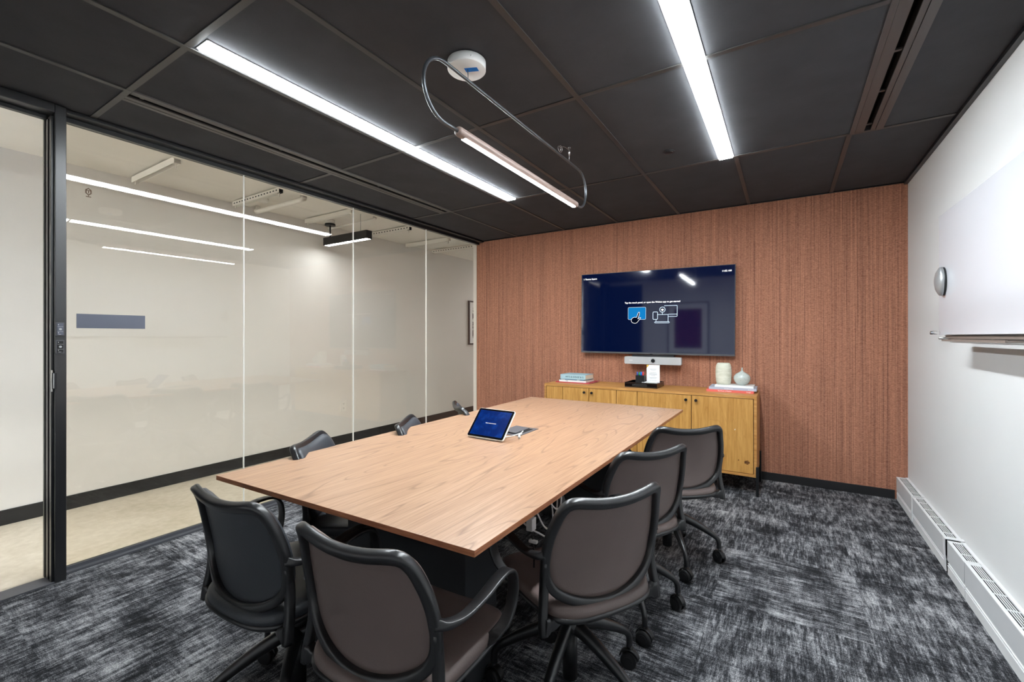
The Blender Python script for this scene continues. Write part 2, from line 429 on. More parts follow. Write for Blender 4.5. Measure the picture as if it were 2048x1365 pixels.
# ================================================================ CEILING FITTINGS
def strip(dims, label):
    x0, x1, y0, y1 = dims
    t_ = thing('linear_ceiling_light', label, 'ceiling light', ((x0+x1)/2, (y0+y1)/2, H), group='recessed strip lights in the ceiling')
    hx, hy = (x1-x0)/2, (y1-y0)/2
    MB().box(-hx+.004, hx-.004, -hy+.004, hy-.004, -.009, .04).build('diffuser', 'lamp', t_, bevel=.003)
    m = MB()
    for s_ in (-1, 1):
        m.box(s_*hx-.002, s_*hx+.002, -hy, hy, .0, .05); m.box(-hx, hx, s_*hy-.002, s_*hy+.002, .0, .05)
    m.box(-hx, hx, -hy, hy, .05, .055)
    m.build('housing', 'white_metal', t_, weld=False)
    return t_
strip(L1, 'white recessed strip light running left of the hanging pendant lamp')
strip(L2, 'white recessed strip light on the right side of the dark ceiling')

def air_slot(dims, label, wide):
    x0, x1, y0, y1 = dims; W = x1-x0
    t_ = thing('linear_air_diffuser', label, 'air vent', (x0, (y0+y1)/2, H), group='linear air slots in the ceiling'); hy = (y1-y0)/2
    m = MB()
    if wide:   # right: wide plates, black gap, narrow plate
        m.box(0, .022, -hy, hy, -.004, .006); m.box(.024, .066, -hy, hy, -.001, .006); m.box(.095, .117, -hy, hy, -.001, .006); m.box(.119, W, -hy, hy, -.004, .006)
        g0, g1 = .066, .095
    else:
        m.box(0, .026, -hy, hy, -.002, .006); m.box(.029, .060, -hy, hy, -.001, .006); m.box(.105, W, -hy, hy, -.004, .006)
        g0, g1 = .060, .105
    m.build('flange', 'diffuser_metal', t_, weld=False)
    m = MB(); m.box(0, W, -hy, hy, .095, .10); m.box(0, .002, -hy, hy, .006, .095); m.box(W-.002, W, -hy, hy, .006, .095)
    m.box(g0-.002, g0, -hy, hy, .006, .05); m.box(g1, g1+.002, -hy, hy, .006, .05)
    m.build('plenum', 'void', t_, weld=False)
    for k, yy in enumerate((-hy*.95, -hy*.35, hy*.32, hy*.62, hy*.95)):
        MB().box(g0, g1, yy-.008, yy+.008, .012, .020).build('spacer', 'diffuser_metal', t_)
    return t_
air_slot(D1, 'long slim black air slot in the ceiling near the glass wall', False)
air_slot(D2, 'wide bronze air slot in the ceiling near the white wall', True)

m = MB(); m.cyl((0,0), .036, -.004, .0); m.cyl((0,0), .024, -.007, -.004, r2=.026)
o = m.build('ceiling_speaker_plate', 'black_metal'); o.location = (-.643, 2.964, H+.003)
tag(o, 'small round black cover plate set flat in the ceiling tile', 'ceiling plate')

# pendant lamp
px = -1.161
P = thing('pendant_lamp', 'hanging lamp, looped black tube with glowing wooden bar', 'pendant lamp', (px, 2.03, H))
yc = 2.03
ya, yb_, zt_, zb_ = 1.236-yc, 2.826-yc, 2.372-H, 2.128-H
R_ = (zt_-zb_)/2; zc = (zt_+zb_)/2
loop = []
for i in range(17):
    a = PI/2+PI*i/16; loop.append((0, ya+R_+R_*math.cos(a), zc+R_*math.sin(a)))
bar0, bar1 = 1.437-yc, 2.66-yc
for yy in (ya+R_+.03, bar0+.01): loop.append((0, yy, zb_))
lp2 = [(0, bar1-.01, zb_), (0, yb_-R_-.01, zb_)]
for i in range(17):
    a = -PI/2+PI*i/16; lp2.append((0, yb_-R_+R_*math.cos(a), zc+R_*math.sin(a)))
full = list(reversed(loop)); full = full+[(0, (ya+yb_)/2, zt_)]+list(reversed(lp2))
M['tube_metal'] = plain('satin_black_chrome', srgb(92,95,99), .28, .7)
MB().tube(full, .0075, 12).build('tube_loop', 'tube_metal', P)
prof = [(.001, 0), (.014, 0), (.0195, .005), (.021, .012)]
L_ = bar1-bar0
pr_ = [(r, z) for r, z in prof]+[(r, L_-z) for r, z in reversed(prof)]
m = MB().lathe(pr_, n=28); m.xf(Matrix.Translation((0, bar0, zb_)) @ Matrix.Rotation(-PI/2, 4, 'X'))
m.build('wooden_bar', 'ash', P)
MB().box(-.0105, .0105, bar0+.04, bar1-.03, zb_-.0225, zb_-.012).build('light_strip', 'pendant_lamp', P, bevel=.003)
cy = 1.527-yc
cn = MB().lathe([(.001, 0), (.083, 0), (.083, -.034), (.080, -.037), (.001, -.037)], c=(-.02, cy), n=48).build('canopy', 'white_plastic', P)
MB().cyl((-.02+.062, cy-.052), .003, -.022, -.016, n=12).build('set_screw', 'steel', cn)
m = MB(); m.add([(-.006, cy-.050, -.0374), (.050, cy-.046, -.0374), (.052, cy-.020, -.0374), (-.004, cy-.022, -.0374)] + [(-.006, cy-.050, -.0384), (.050, cy-.046, -.0384), (.052, cy-.020, -.0384), (-.004, cy-.022, -.0384)],
    [(0,1,2,3),(7,6,5,4),(0,4,5,1),(1,5,6,2),(2,6,7,3),(3,7,4,0)])
m.xf(Matrix.Translation((-.02, cy, 0)) @ Matrix.Rotation(.35, 4, 'Z') @ Matrix.Translation((.0, -cy+.03, 0)))
m.build('blue_tape', 'blue_tape', cn)
MB().tube([(-.012, cy-.004, -.035), (-.004, cy-.012, -.075), (0, cy-.016, zt_+.004)], .0022, 8).build('suspension_cable', 'steel', P)
m = MB(); m.tube([(0, 2.555-yc, zt_), (0, 2.555-yc, -.012)], .0016, 8); m.cyl((0, 2.555-yc), .005, -.05, -.006, n=12)
m.cyl((0, 2.555-yc), .009, -.006, -.0, n=12)
m.build('suspension_cable', 'steel', P)
pts = [(0, 2.555-yc, -.02), (-.005, 2.50-yc, -.018), (-.01, 2.45-yc, -.035)]
for i in range(15):
    a = i*PI/5; pts.append((-.012+.001*i, 2.43-yc+.022*math.cos(a), -.055+.018*math.sin(a)))
MB().tube(smooth_path(pts, 4), .0014, 6).build('coiled_cable_end', 'steel', P)

# ================================================================ TABLE
c4 = [(-1.809,.814), (-.640,.858), (-.619,3.302), (-1.866,3.312)]
T = thing('conference_table', 'long rectangular wood-topped conference table with black pedestal base', 'table', (-1.23, 2.06, 0))
lc = [(x+1.23, y-2.06) for x, y in c4]
m = MB(); m.prism(lc, 'z', .733, .7485)
vs = [(x, y, .7485) for x, y in lc]+[(x, y, .7502) for x, y in lc]
cx_ = sum(p[0] for p in lc)/4; cy_ = sum(p[1] for p in lc)/4
top = MB()
top.prism(lc, 'z', .7332, .7502)
for k in range(len(top.f)): pass
o = top.build('tabletop', ['table_edge', 'table_top'], T, bevel=.0012)
for p in o.data.polygons:
    if p.normal.z > .9: p.material_index = 1
def base_box(x0, x1, y0, y1):
    m = MB(); m.box(x0+1.23, x1+1.23, y0-2.06, y1-2.06, .018, .733)
    return m.build('pedestal', 'pedestal', T, bevel=.002)
base_box(-1.56, -.939, 1.205, 1.40); base_box(-1.531, -.921, 2.76, 2.95)
MB().box(-.08, .08, 1.40-2.06, 2.76-2.06, .45, .733).build('beam', 'pedestal', T, bevel=.002)
for x in (-1.53, -.965):
    for y in (1.23, 1.375, 2.79, 2.92):
        MB().cyl((x+1.23, y-2.06), .014, 0, .018, n=16).build('levelling_foot', 'steel', T)
# grommet box
gx0, gx1, gy0, gy1 = -1.325, -1.176, 1.962, 2.176
G = thing('table_power_box', 'flat grey power box with open lid set in the tabletop', 'power box', ((gx0+gx1)/2, (gy0+gy1)/2, .7502))
hx, hy = (gx1-gx0)/2, (gy1-gy0)/2
m = MB(); m.box(-hx, hx, -hy, hy, 0, .0025); m.build('plate', 'dark_grey', G, bevel=.0008)
MB().box(.030, hx-.018, -hy+.07, hy-.03, .0026, .0032).build('opening', 'void', G)
m = MB(); m.box(-.085, 0, -.075, .075, 0, .003); m.xf(Matrix.Translation((.036, -.005, .006)) @ Matrix.Rotation(.06, 4, 'Y'))
m.build('lid', 'dark_grey', G, bevel=.0008)

# touch panel
TP = thing('touch_panel', 'tilted white-edged tablet touch panel with blue screen on the table', 'tablet', (-1.284, 1.801, .7502), math.radians(-2))
tilt = math.radians(48)
A = Matrix.Rotation(tilt, 4, 'X')       # local panel x right, y up the screen, z out of the screen
W_, H_ = .228, .172
pm = Matrix.Translation((0, 0, .010)) @ A
m = MB(); m.prism(rrect(W_, H_, .010, 5), 'z', -.009, 0); m.xf(pm @ Matrix.Translation((0, H_/2, 0)))
m.build('casing', 'white_plastic', TP, bevel=.0015)
m = MB(); m.prism(rrect(W_-.005, H_-.005, .008, 5), 'z', .0001, .0011); m.xf(pm @ Matrix.Translation((0, H_/2, 0)))
m.build('bezel', 'black_gloss', TP)
t = NT('blue_tablet_screen'); nn = t.noise(t.coord((1,1,1)), 25, 6, .6)
c = t.ramp(nn, [(.45, srgb(0,34,110)), (.72, srgb(6,60,150)), (.85, srgb(40,100,180))])
t.bsdf(srgb(2,8,20), .12, 0, .5, emit=c, es=.62); M['tablet_screen'] = t.m
m = MB(); m.box(-(W_/2-.014), W_/2-.014, -(H_/2-.013), H_/2-.013, .0012, .0015); m.xf(pm @ Matrix.Translation((0, H_/2, 0)))
sc = m.build('screen', 'tablet_screen', TP)
text_mesh('lettering', 'Tap the screen to get started', .0055, 'white_ink', sc, pm @ Matrix.Translation((0, H_/2-.002, .0018)), 'CENTER', .0001, .0001)
m = MB()   # rear wedge stand
m.prism([(.006, .0), (.055, .0), (.118, .105), (.102, .118)], 'x', -.07, .07)
m.build('stand', 'white_plastic', TP, bevel=.006, seg=3)
# cable + plug on table
m = MB(); path = smooth_path([(-1.215, 1.89, .756), (-1.200, 1.94, .755), (-1.192, 1.99, .757), (-1.198, 2.03, .758), (-1.21, 2.06, .757)], 6)
m.tube(path, .0028, 8)
C_ = m.build('white_cable', 'white_plastic'); tag(C_, 'short white cable between the tablet and the table power box', 'cable')
m = MB(); m.tube([(-1.172, 1.958, .760), (-1.147, 1.915, .758), (-1.143, 1.908, .758)], .0065, 10, scales=[.8, 1, .9]); m.tube([(-1.172, 1.958, .760), (-1.182, 2.0, .757)], .003, 8)
o = m.build('cable_adapter', 'white_plastic'); tag(o, 'small white plug adapter lying on the table beside the tablet', 'adapter')
MB().tube([(-1.143, 1.908, .758), (-1.139, 1.901, .758)], .0042, 10).build('metal_tip', 'steel', o)

# cables under the table
CB = thing('cable_bundle', 'white cables and power brick hanging under the right table edge', 'cables', (-.75, 1.33, .733))
def wpath(pts): return smooth_path([(x+.75, y-1.33, z-.733) for x, y, z in pts], 6)
for pts in ([(-.80,1.25,.733), (-.77,1.31,.63), (-.75,1.39,.565), (-.74,1.46,.535), (-.78,1.60,.60), (-.82,1.66,.733)],
            [(-.78,1.30,.733), (-.75,1.36,.66), (-.745,1.42,.58), (-.75,1.50,.545), (-.80,1.58,.64), (-.85,1.62,.733)],
            [(-.76,1.42,.733), (-.75,1.49,.635), (-.75,1.555,.598), (-.78,1.64,.62), (-.80,1.70,.733)]):
    MB().tube(wpath(pts), .0032, 8).build('cable', 'white_plastic', CB)
MB().tube(wpath([(-.76,1.32,.733), (-.752,1.335,.66), (-.75,1.34,.60), (-.75,1.345,.56), (-.748,1.35,.50), (-.75,1.35,.40)]), .003, 8).build('black_cord', 'black_plastic', CB)
br = MB().box(-.012, .012, -.012, .018, -.135, -.092).build('power_brick', 'white_plastic', CB, bevel=.002)
MB().box(-.012, .02, .004, .018, -.182, -.172).build('cable_clip', 'white_plastic', CB, bevel=.002)

# ================================================================ CHAIRS
def interp(K, z):      # cubic through the knots
    n = len(K); z = max(K[0][0], min(K[-1][0], z))
    sl = [(K[min(i+1, n-1)][1]-K[max(i-1, 0)][1])/(K[min(i+1, n-1)][0]-K[max(i-1, 0)][0]) for i in range(n)]
    for i in range(n-1):
        a, b = K[i][0], K[i+1][0]
        if z <= b:
            h_ = b-a; t_ = (z-a)/h_
            return ((2*t_**3-3*t_**2+1)*K[i][1]+(t_**3-2*t_**2+t_)*h_*sl[i]+(-2*t_**3+3*t_**2)*K[i+1][1]+(t_**3-t_**2)*h_*sl[i+1])
    return K[-1][1]
HW = [(.44,.190), (.50,.203), (.56,.211), (.62,.213), (.68,.206), (.74,.190), (.805,.171)]
YC = [(.42,-.188), (.47,-.178), (.514,-.174), (.57,-.176), (.62,-.184), (.68,-.198), (.74,-.218), (.78,-.238), (.81,-.258)]
def U(a, b, off=0.):
    zt = .796-.026*(1-a*a); zb = .497-.050*(1-a*a)
    z = zb+(zt-zb)*(b+1)/2
    y = interp(YC, z)-.030*(1-a*a)
    return Vector((a*interp(HW, z), y+off, z))
def sq(s_, t_, n=6.):
    if t_ > 0 and n == 6.: n = 9.
    r = max(abs(s_), abs(t_))
    if r < 1e-6: return 0., 0.
    u, v_ = s_/r, t_/r; k = (abs(u)**n+abs(v_)**n)**(-1/n)
    return s_*k, t_*k
def ring(n=88, sc=1.0, e=6.):
    out = []
    for i in range(n):
        a = 8*i/n
        if a < 2: p = (a-1, 1)
        elif a < 4: p = (1, 3-a)
        elif a < 6: p = (5-a, -1)
        else: p = (-1, a-7)
        u, v_ = sq(p[0], p[1], e); out.append((u*sc, v_*sc))
    return out
def surf_n(a, b):
    e = .02; du = U(a+e, b)-U(a-e, b); dv = U(a, b+e)-U(a, b-e); return du.cross(dv).normalized()
def make_chair(leather_, base_angle=0.):
    t_ = thing('meeting_chair', '', 'chair')
    # back frame loop + legs
    rg = ring(96)
    pts = [U(a, b) for a, b in rg]; nor = [surf_n(max(-.97, min(.97, a)), max(-.97, min(.97, b))) for a, b in rg]
    m = MB(); m.sweep(pts, rrect(.028, .027, .008, 3), nor, closed=True, scales=[(1.12 if b > .9 else 1., 1.) for a, b in rg])
    for s_ in (-1, 1):
        lp = smooth_path([(s_*.213, -.180, .60), (s_*.212, -.172, .53), (s_*.217, -.176, .47), (s_*.223, -.183, .425), (s_*.224, -.188, .385)], 5)
        m.sweep(lp, rrect(.024, .027, .007, 3), [(0,1,0)]*len(lp), scales=[1]*len(lp))
    m.build('back_frame', 'frame_black', t_)
    # backrest pad: a slab that fills the frame and rides over its front edge
    N = 22; m = MB()
    def grid(off, sc, rimdrop):
        vs = []
        for j in range(N+1):
            for i in range(N+1):
                s0, t0 = 2*i/N-1, 2*j/N-1
                u, v_ = sq(s0, t0, 6.); rr = max(abs(s0), abs(t0))
                u *= sc; v_ *= sc
                o_ = off-rimdrop*max(0, (rr-.86)/.14)**2
                vs.append(U(u, v_, o_))
        return vs
    F, Bk = grid(.036, .985, .010), grid(.003, .93, -.0)
    fs = [(j*(N+1)+i, j*(N+1)+i+1, (j+1)*(N+1)+i+1, (j+1)*(N+1)+i) for j in range(N) for i in range(N)]
    m.add(F, fs, 0, True); m.add(Bk, fs, 0, True)
    bd = [i for i in range(N+1)]+[(j)*(N+1)+N for j in range(1, N+1)]+[N*(N+1)+i for i in range(N-1, -1, -1)]+[j*(N+1) for j in range(N-1, 0, -1)]
    mid = []
    Fm = grid(.017, .995, 0)
    loops = [[F[i] for i in bd], [Fm[i] for i in bd], [Bk[i] for i in bd]]
    nb = len(bd); vs = loops[0]+loops[1]+loops[2]
    m.add(vs, [(k*nb+i, k*nb+(i+1) % nb, (k+1)*nb+(i+1) % nb, (k+1)*nb+i) for k in (0, 1) for i in range(nb)], 0, True)
    m.build('backrest', leather_, t_)
    # seat outline (superellipse, rear a bit narrower and rounded)
    def seat_ring(sc, z, n=56, dy=0.):
        out = []
        for u, v_ in ring(n, 1., 5.):
            w_ = .214*(1-.05*(v_ < 0)*abs(v_)); yy = -.012+.208*v_
            if v_ < 0: yy -= .022*(1-u*u)*(-v_)
            out.append((u*w_*sc, -.012+(yy+.012)*sc+dy, z))
        return out
    def seat_z(x, y): return -.012*(1-min(1, (x/.21)**2))-max(0, (y-.10))*.12+.010*max(0, -(y+.05))
    m = MB(); L = [seat_ring(.97, .424), seat_ring(1.0, .432), seat_ring(1.0, .446), seat_ring(.985, .458), seat_ring(.94, .465)]
    for q in (.75, .5, .25): L.append(seat_ring(q, .468))
    L = [[(x, y, z+seat_z(x, y)*(1 if k > 1 else .3)) for x, y, z in R] for k, R in enumerate(L)]
    vs = [p for R in L for p in R]; n = 56
    m.add(vs, [(k*n+i, k*n+(i+1) % n, (k+1)*n+(i+1) % n, (k+1)*n+i) for k in range(len(L)-1) for i in range(n)], 0, True)
    m.add(L[0], [tuple(range(n-1, -1, -1))], 0); m.add(L[-1], [tuple(range(n))], 0, True)
    m.build('seat', leather_, t_)
    # seat shell
    m = MB(); L = [seat_ring(.55, .385), seat_ring(.80, .392), seat_ring(.97, .408), seat_ring(1.02, .420), seat_ring(1.02, .430), seat_ring(.96, .430)]
    vs = [p for R in L for p in R]
    m.add(vs, [(k*n+i, k*n+(i+1) % n, (k+1)*n+(i+1) % n, (k+1)*n+i) for k in range(len(L)-1) for i in range(n)], 0, True)
    m.add(L[0], [tuple(range(n-1, -1, -1))], 0); m.add(L[-1], [tuple(range(n))], 0)
    for s_ in (-1, 1):   # brackets joining shell to frame legs
        bp = smooth_path([(s_*.150, -.165, .412), (s_*.185, -.178, .408), (s_*.208, -.184, .410), (s_*.224, -.187, .412)], 4)
        m.sweep(bp, rrect(.050, .030, .008, 3), [(0,1,0)]*len(bp), scales=[(.6,1)]*4+[(.7,1)]*4+[(1.,1)]*(len(bp)-8))
    m.cyl((0,0), .060, .352, .388, r2=.085)
    m.build('seat_shell', 'frame_black', t_)
    # armrests
    for s_ in (1, -1):
        ap = smooth_path([(s_*.214,-.186,.622), (s_*.234,-.165,.616), (s_*.252,-.125,.619), (s_*.262,-.06,.632), (s_*.263,.005,.643), (s_*.262,.050,.643), (s_*.261,.080,.632),
                          (s_*.260,.099,.606), (s_*.258,.104,.566), (s_*.255,.097,.525), (s_*.247,.080,.490), (s_*.230,.060,.462), (s_*.208,.048,.440), (s_*.19,.045,.430)], 5)
        k = len(ap); nrm = []
        for i, p in enumerate(ap):
            Tn = (ap[min(i+1, k-1)]-ap[max(i-1, 0)]).normalized()
            X_ = Vector((1, 0, 0)); nn_ = X_.cross(Tn)*1.0
            if nn_.length < .2: nn_ = Vector((0, 0, 1))
            nrm.append(nn_)
        sc_ = []
        for i in range(k):
            f = i/(k-1); w_ = .55+.45*min(1, f/.25) if f < .25 else (1 if f < .85 else 1-.3*(f-.85)/.15)
            sc_.append((max(w_, .8) if f < .1 else w_, 1+1.5*max(0, .16-f)/.16))
        m = MB(); m.sweep(ap, rrect(.033, .010, .004, 3), nrm, scales=sc_)
        m.build('armrest', 'frame_black', t_)
    # column
    m = MB(); m.cyl((0,0), .026, .060, .235, n=28); m.cyl((0,0), .020, .23, .36, n=24); m.cyl((0,0), .030, .262, .300, n=28, r2=.026)
    m.build('gas_column', 'black_plastic', t_)
    MB().lathe([(.001,.225), (.034,.225), (.042,.240), (.042,.262), (.034,.272), (.001,.272)], n=32).build('hub', 'frame_black', t_)
    for k in range(5):
        a = base_angle+k*2*PI/5; c_, s_ = math.cos(a), math.sin(a)
        prof = [(.020,.246), (.06,.240), (.13,.212), (.19,.182), (.235,.156), (.260,.137), (.272,.118), (.275,.095), (.275,.078)]
        lp = smooth_path([(r*c_, r*s_, z) for r, z in prof], 4); kk = len(lp)
        nrm = [(-s_, c_, 0)]*kk
        scs = []
        for i in range(kk):
            f = i/(kk-1); g_ = 1.15-.62*min(1, f/.62); scs.append((g_*1.15, g_))
        m = MB(); m.sweep(lp, [(.021*math.cos(2*PI*i/14), .021*math.sin(2*PI*i/14)) for i in range(14)], nrm, scales=scs)
        lg = m.build('base_leg', 'frame_black', t_)
        # caster
        ca = a+random.choice((-.9, -.5, .6, 1.1)) ; cc_, cs_ = math.cos(ca), math.sin(ca)
        m = MB()
        for sd in (-1, 1):
            for r0, r1, x0, x1 in ((.030,.030,.006,.020), (.030,.024,.020,.024)):
                m.cyl((0, .031), r0, sd*x0, sd*x1, axis='x', n=28, r2=r1)
            m.cyl((0, .031), .018, sd*.024, sd*.0255, axis='x', n=20)
        m.cyl((0, .034), .017, -.007, .007, axis='x', n=20)
        hood = [(0, -.026*math.sin(q*PI/8)*1., 0) for q in range(3)]
        hp = [(0, .036*math.cos(q), .031+.036*math.sin(q)) for q in [PI*(.05+.9*i/10) for i in range(11)]]
        m.sweep(hp, rrect(.022, .005, .002, 2), [(0, math.cos(PI*(.05+.9*i/10)), math.sin(PI*(.05+.9*i/10))) for i in range(11)])
        m.cyl((0, -.004), .009, .055, .082, n=14)
        m.xf(Matrix.Translation((.275*c_, .275*s_, 0)) @ Matrix.Rotation(ca, 4, 'Z'))
        m.build('caster', 'rubber', lg)
    return t_
def copy_tree(o, parent=None):
    c = o.copy(); COL.objects.link(c)
    if parent is not None: c.parent = parent
    for ch in list(o.children): copy_tree(ch, c)
    return c
def spin_base(root, ang):
    for ch in root.children:
        if ch.name.startswith('base_leg'): ch.rotation_euler = (0, 0, ang)
GR = 'meeting chairs around the conference table'
brown = make_chair('brown_leather'); black = make_chair('black_leather')
R = math.radians
chairs = [
 ('brown', -.895, .923, 3.4, 54, 'brown leather chair at the near end of the table'),
 ('black', -1.445, .912, 2.1, 171, 'black leather chair at the near left corner of the table'),
 ('brown', -.652, 1.441, 58.9, 59, 'brown leather chair on the right side of the table, nearest the camera'),
 ('brown', -.677, 2.034, 57.2, 24, 'brown leather chair in the middle of the right side of the table'),
 ('brown', -.584, 2.649, 38.7, 14, 'brown leather chair on the right side of the table in front of the sideboard'),
 ('black', -1.69, 1.384, -54, 16, 'black leather chair by the glass, nearest of the three along the left side'),
 ('black', -1.632, 1.937, -58, 20, 'black leather chair in the middle of the left side of the table by the glass'),
 ('black', -1.78, 2.60, -42, 10, 'black leather chair at the far left corner of the table, seen edge on'),
]
first = {'brown': True, 'black': True}
for kind, x, y, rz, ba, lab in chairs:
    src = brown if kind == 'brown' else black
    if first[kind]: o = src; first[kind] = False
    else: o = copy_tree(src)
    o.location = (x, y, 0); o.rotation_euler = (0, 0, R(rz)); o['label'] = lab; o['category'] = 'chair'; o['group'] = GR
    spin_base(o, R(ba-rz))

# ================================================================ SIDEBOARD
YS = 3.98; X0, X1 = -2.085, -.193; ZB, ZT = .150, .795; YBK = 4.45
SB = thing('sideboard', 'long honey oak sideboard with black metal legs against the terracotta wall', 'sideboard', ((X0+X1)/2, (YS+YBK)/2, 0))
ox, oy = -(X0+X1)/2, -(YS+YBK)/2
def sb(x0, x1, y0, y1, z0, z1): return (x0+ox, x1+ox, y0+oy, y1+oy, z0, z1)
m = MB()
m.box(*sb(X0, X1, YS, YBK, ZT-.022, ZT)); m.box(*sb(X0, X1, YS, YBK, ZB, ZB+.020))
m.box(*sb(X0, X0+.020, YS, YBK, ZB+.020, ZT-.022)); m.box(*sb(X1-.020, X1, YS, YBK, ZB+.020, ZT-.022))
m.box(*sb(X0+.020, X1-.020, YBK-.012, YBK, ZB+.020, ZT-.022))
m.build('carcass', 'oak_h', SB, weld=False)
ed = [X0+.022, -1.881, -1.606, -1.334, -1.141, -.680, X1-.022]
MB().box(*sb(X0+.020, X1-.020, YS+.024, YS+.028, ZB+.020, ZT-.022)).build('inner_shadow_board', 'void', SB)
kn = {1: -1.647, 2: -1.571, 4: -.721, 5: -.641}
for i in range(6):
    a, b = ed[i]+.0028, ed[i+1]-.0028
    d = MB().box(*sb(a, b, YS+.003, YS+.021, ZB+.024, ZT-.026)).build('door' if i in kn else 'fixed_panel', 'oak_v', SB, bevel=.001)
    if i in kn:
        kx = kn[i]+ox
        m = MB(); m.cyl((kx, .731), .006, YS+oy-.016, YS+oy+.003, axis='y', n=16); m.cyl((kx, .731), .012, YS+oy-.024, YS+oy-.014, axis='y', n=20, r2=.0125)
        m.build('knob', 'black_metal', d)
    if i == 5:
        t = NT('knot'); n_ = t.noise(t.coord((60,60,60)), 1, 4); t.bsdf(t.ramp(n_, [(.4, srgb(70,38,14)), (.65, srgb(150,98,40))]), .6); M['knot'] = t.m
        m = MB()
        for (kx_, kz_, r_, sx_) in ((-.262, .262, .016, 1.2), (-.322, .272, .006, .8)):
            pts = [((kx_+ox)+r_*sx_*math.cos(q*PI/8)*(1+.2*math.sin(3*q)), kz_+r_*math.sin(q*PI/8)*(1+.2*math.cos(2*q))) for q in range(16)]
            m.prism(pts, 'y', YS+oy+.0024, YS+oy+.0032)
        m.build('wood_knot', 'knot', d)
        MB().prism([(-.352+ox, .510), (-.346+ox, .512), (-.344+ox, .522), (-.350+ox, .520)], 'y', YS+oy+.0022, YS+oy+.0031).build('paint_chip', 'white_plastic', d)
for lx in (X0+.02, X1+.004):
    for ly in (YS+.006, YBK-.03):
        m = MB(); zt_leg = .27 if ly > 4.2 else .235
        sx_ = 1 if lx > -1 else -1
        m.box(*sb(lx-.010, lx+.010, ly-.012, ly+.012, .0, zt_leg))
        m.build('leg', 'black_metal', SB, bevel=.002)

# ================================================================ TV AND CAMERA BAR
TVY = 4.435
tvx0, tvx1, tvz0, tvz1 = -1.868, -.386, 1.094, 1.930
TV = thing('television', 'large wall-mounted flat television showing a navy touch panel prompt', 'television', ((tvx0+tvx1)/2, TVY, (tvz0+tvz1)/2))
TV.rotation_euler = (R(-.1), R(.35), R(.65))
hw, hh = (tvx1-tvx0)/2, (tvz1-tvz0)/2
MB().box(-hw, hw, .0, .030, -hh, hh).build('casing', 'black_plastic', TV, bevel=.003)
MB().box(-hw+.03, hw-.03, .030, .052, -hh+.05, hh-.08).build('rear_housing', 'black_plastic', TV, bevel=.004)
m = MB(); m.box(-hw, hw, -.004, .0, -hh, -hh+.016); m.box(-hw, -hw+.004, -.003, 0, -hh+.016, hh); m.box(hw-.004, hw, -.003, 0, -hh+.016, hh); m.box(-hw+.004, hw-.004, -.003, 0, hh-.004, hh)
m.build('bezel', 'dark_grey', TV, weld=False)
MB().box(-.012, .012, -.006, 0, -hh-.007, -hh+.002).build('sensor', 'black_gloss', TV, bevel=.001)
t = NT('dark_navy_screen')
b_ = t.bsdf(srgb(2,5,18), .055, 0, .5, emit=srgb(1,9,42), es=.75); b_.inputs['IOR'].default_value = 1.95; M['tv_screen'] = t.m
SC = MB().box(-hw+.004, hw-.004, -.0015, 0, -hh+.016, hh-.004).build('screen', 'tv_screen', TV)
def ty(u, v_): return Matrix.Translation((u, -.0022, v_)) @ FACE_Y
# positions measured on the screen
def spx(x, y):   # fractions of the screen picked from the photo -> local
    return x, y
text_mesh('lettering', '1 Thomas Square', .021, 'white_ink', SC, ty(-hw+.024, hh-.060), 'LEFT', .0003, .0006)
text_mesh('lettering', '11:52 AM', .0205, 'white_ink', SC, ty(hw-.030, hh-.062), 'RIGHT', .0003, .0006)
text_mesh('lettering', 'Tap the touch panel, or open the Webex app to get started', .0222, 'white_ink', SC, ty(.000, .092), 'CENTER', .0003, .0005)
def outline(pts, wd, closed=True, z=-.0021):
    m = MB(); m.sweep([(x, z, y) for x, y in pts], [(-wd, -.0003), (wd, -.0003), (wd, .0003), (-wd, .0003)], [(0,1,0)]*len(pts), closed=closed, smooth=False); return m
def rr_at(cx, cy, w_, h_, r): return [(cx+a, cy+b) for a, b in rrect(w_, h_, r, 4)]
icx, icy = -.145, -.020
m = MB(); m.prism(rr_at(icx, icy+.01, .172, .118, .010), 'y', -.0020, -.0016); m.build('blue_panel_icon', 'cyan_ink', SC)
outline(rr_at(icx, icy+.01, .178, .124, .012), .0012, z=-.0021).build('panel_outline', 'outline_ink', SC)
hand = [(a_+.055, b_+.008) for a_, b_ in [(-.232,-.115), (-.215,-.118), (-.196,-.108), (-.180,-.088), (-.162,-.066), (-.166,-.060), (-.180,-.068), (-.190,-.074), (-.180,-.045), (-.172,-.014), (-.178,-.006), (-.186,-.012), (-.196,-.040), (-.204,-.058), (-.222,-.056), (-.246,-.066), (-.256,-.084), (-.254,-.098), (-.246,-.110)]]
hp = [(p.x, p.y) for p in smooth_path([(a, b, 0) for a, b in hand], 3, closed=True)]
m = MB(); m.prism(hp, 'y', -.0026, -.0021); m.build('hand_icon', 'navy_ink', SC)
outline(hp, .0014, z=-.0027).build('hand_outline', 'white_ink', SC)
m = MB()
def ol(pts, w_=.0022, closed=True):
    m.sweep([(x+.122, -.0024, y+.010) for x, y in pts], [(-w_, -.0003), (w_, -.0003), (w_, .0003), (-w_, .0003)], [(0,1,0)]*len(pts), closed=closed, smooth=False)
ol(smooth_path([(x, y, 0) for x, y in []], 1) if False else [(.000,.046), (.004,.050), (.116,.050), (.120,.046), (.120,-.052), (.116,-.056), (.040,-.056)], closed=False)
ol([(.036,-.034), (.120,-.034)], closed=False)
ol([(-.018+.026*math.cos(q*PI/10), .012+.026*math.sin(q*PI/10)) for q in range(20)])
ol([(-.018,-.014), (-.018,-.036)], closed=False)
ol(rr_at(-.086, -.046, .044, .074, .008))
ol([(-.078,-.084), (-.078,-.100)], closed=False)
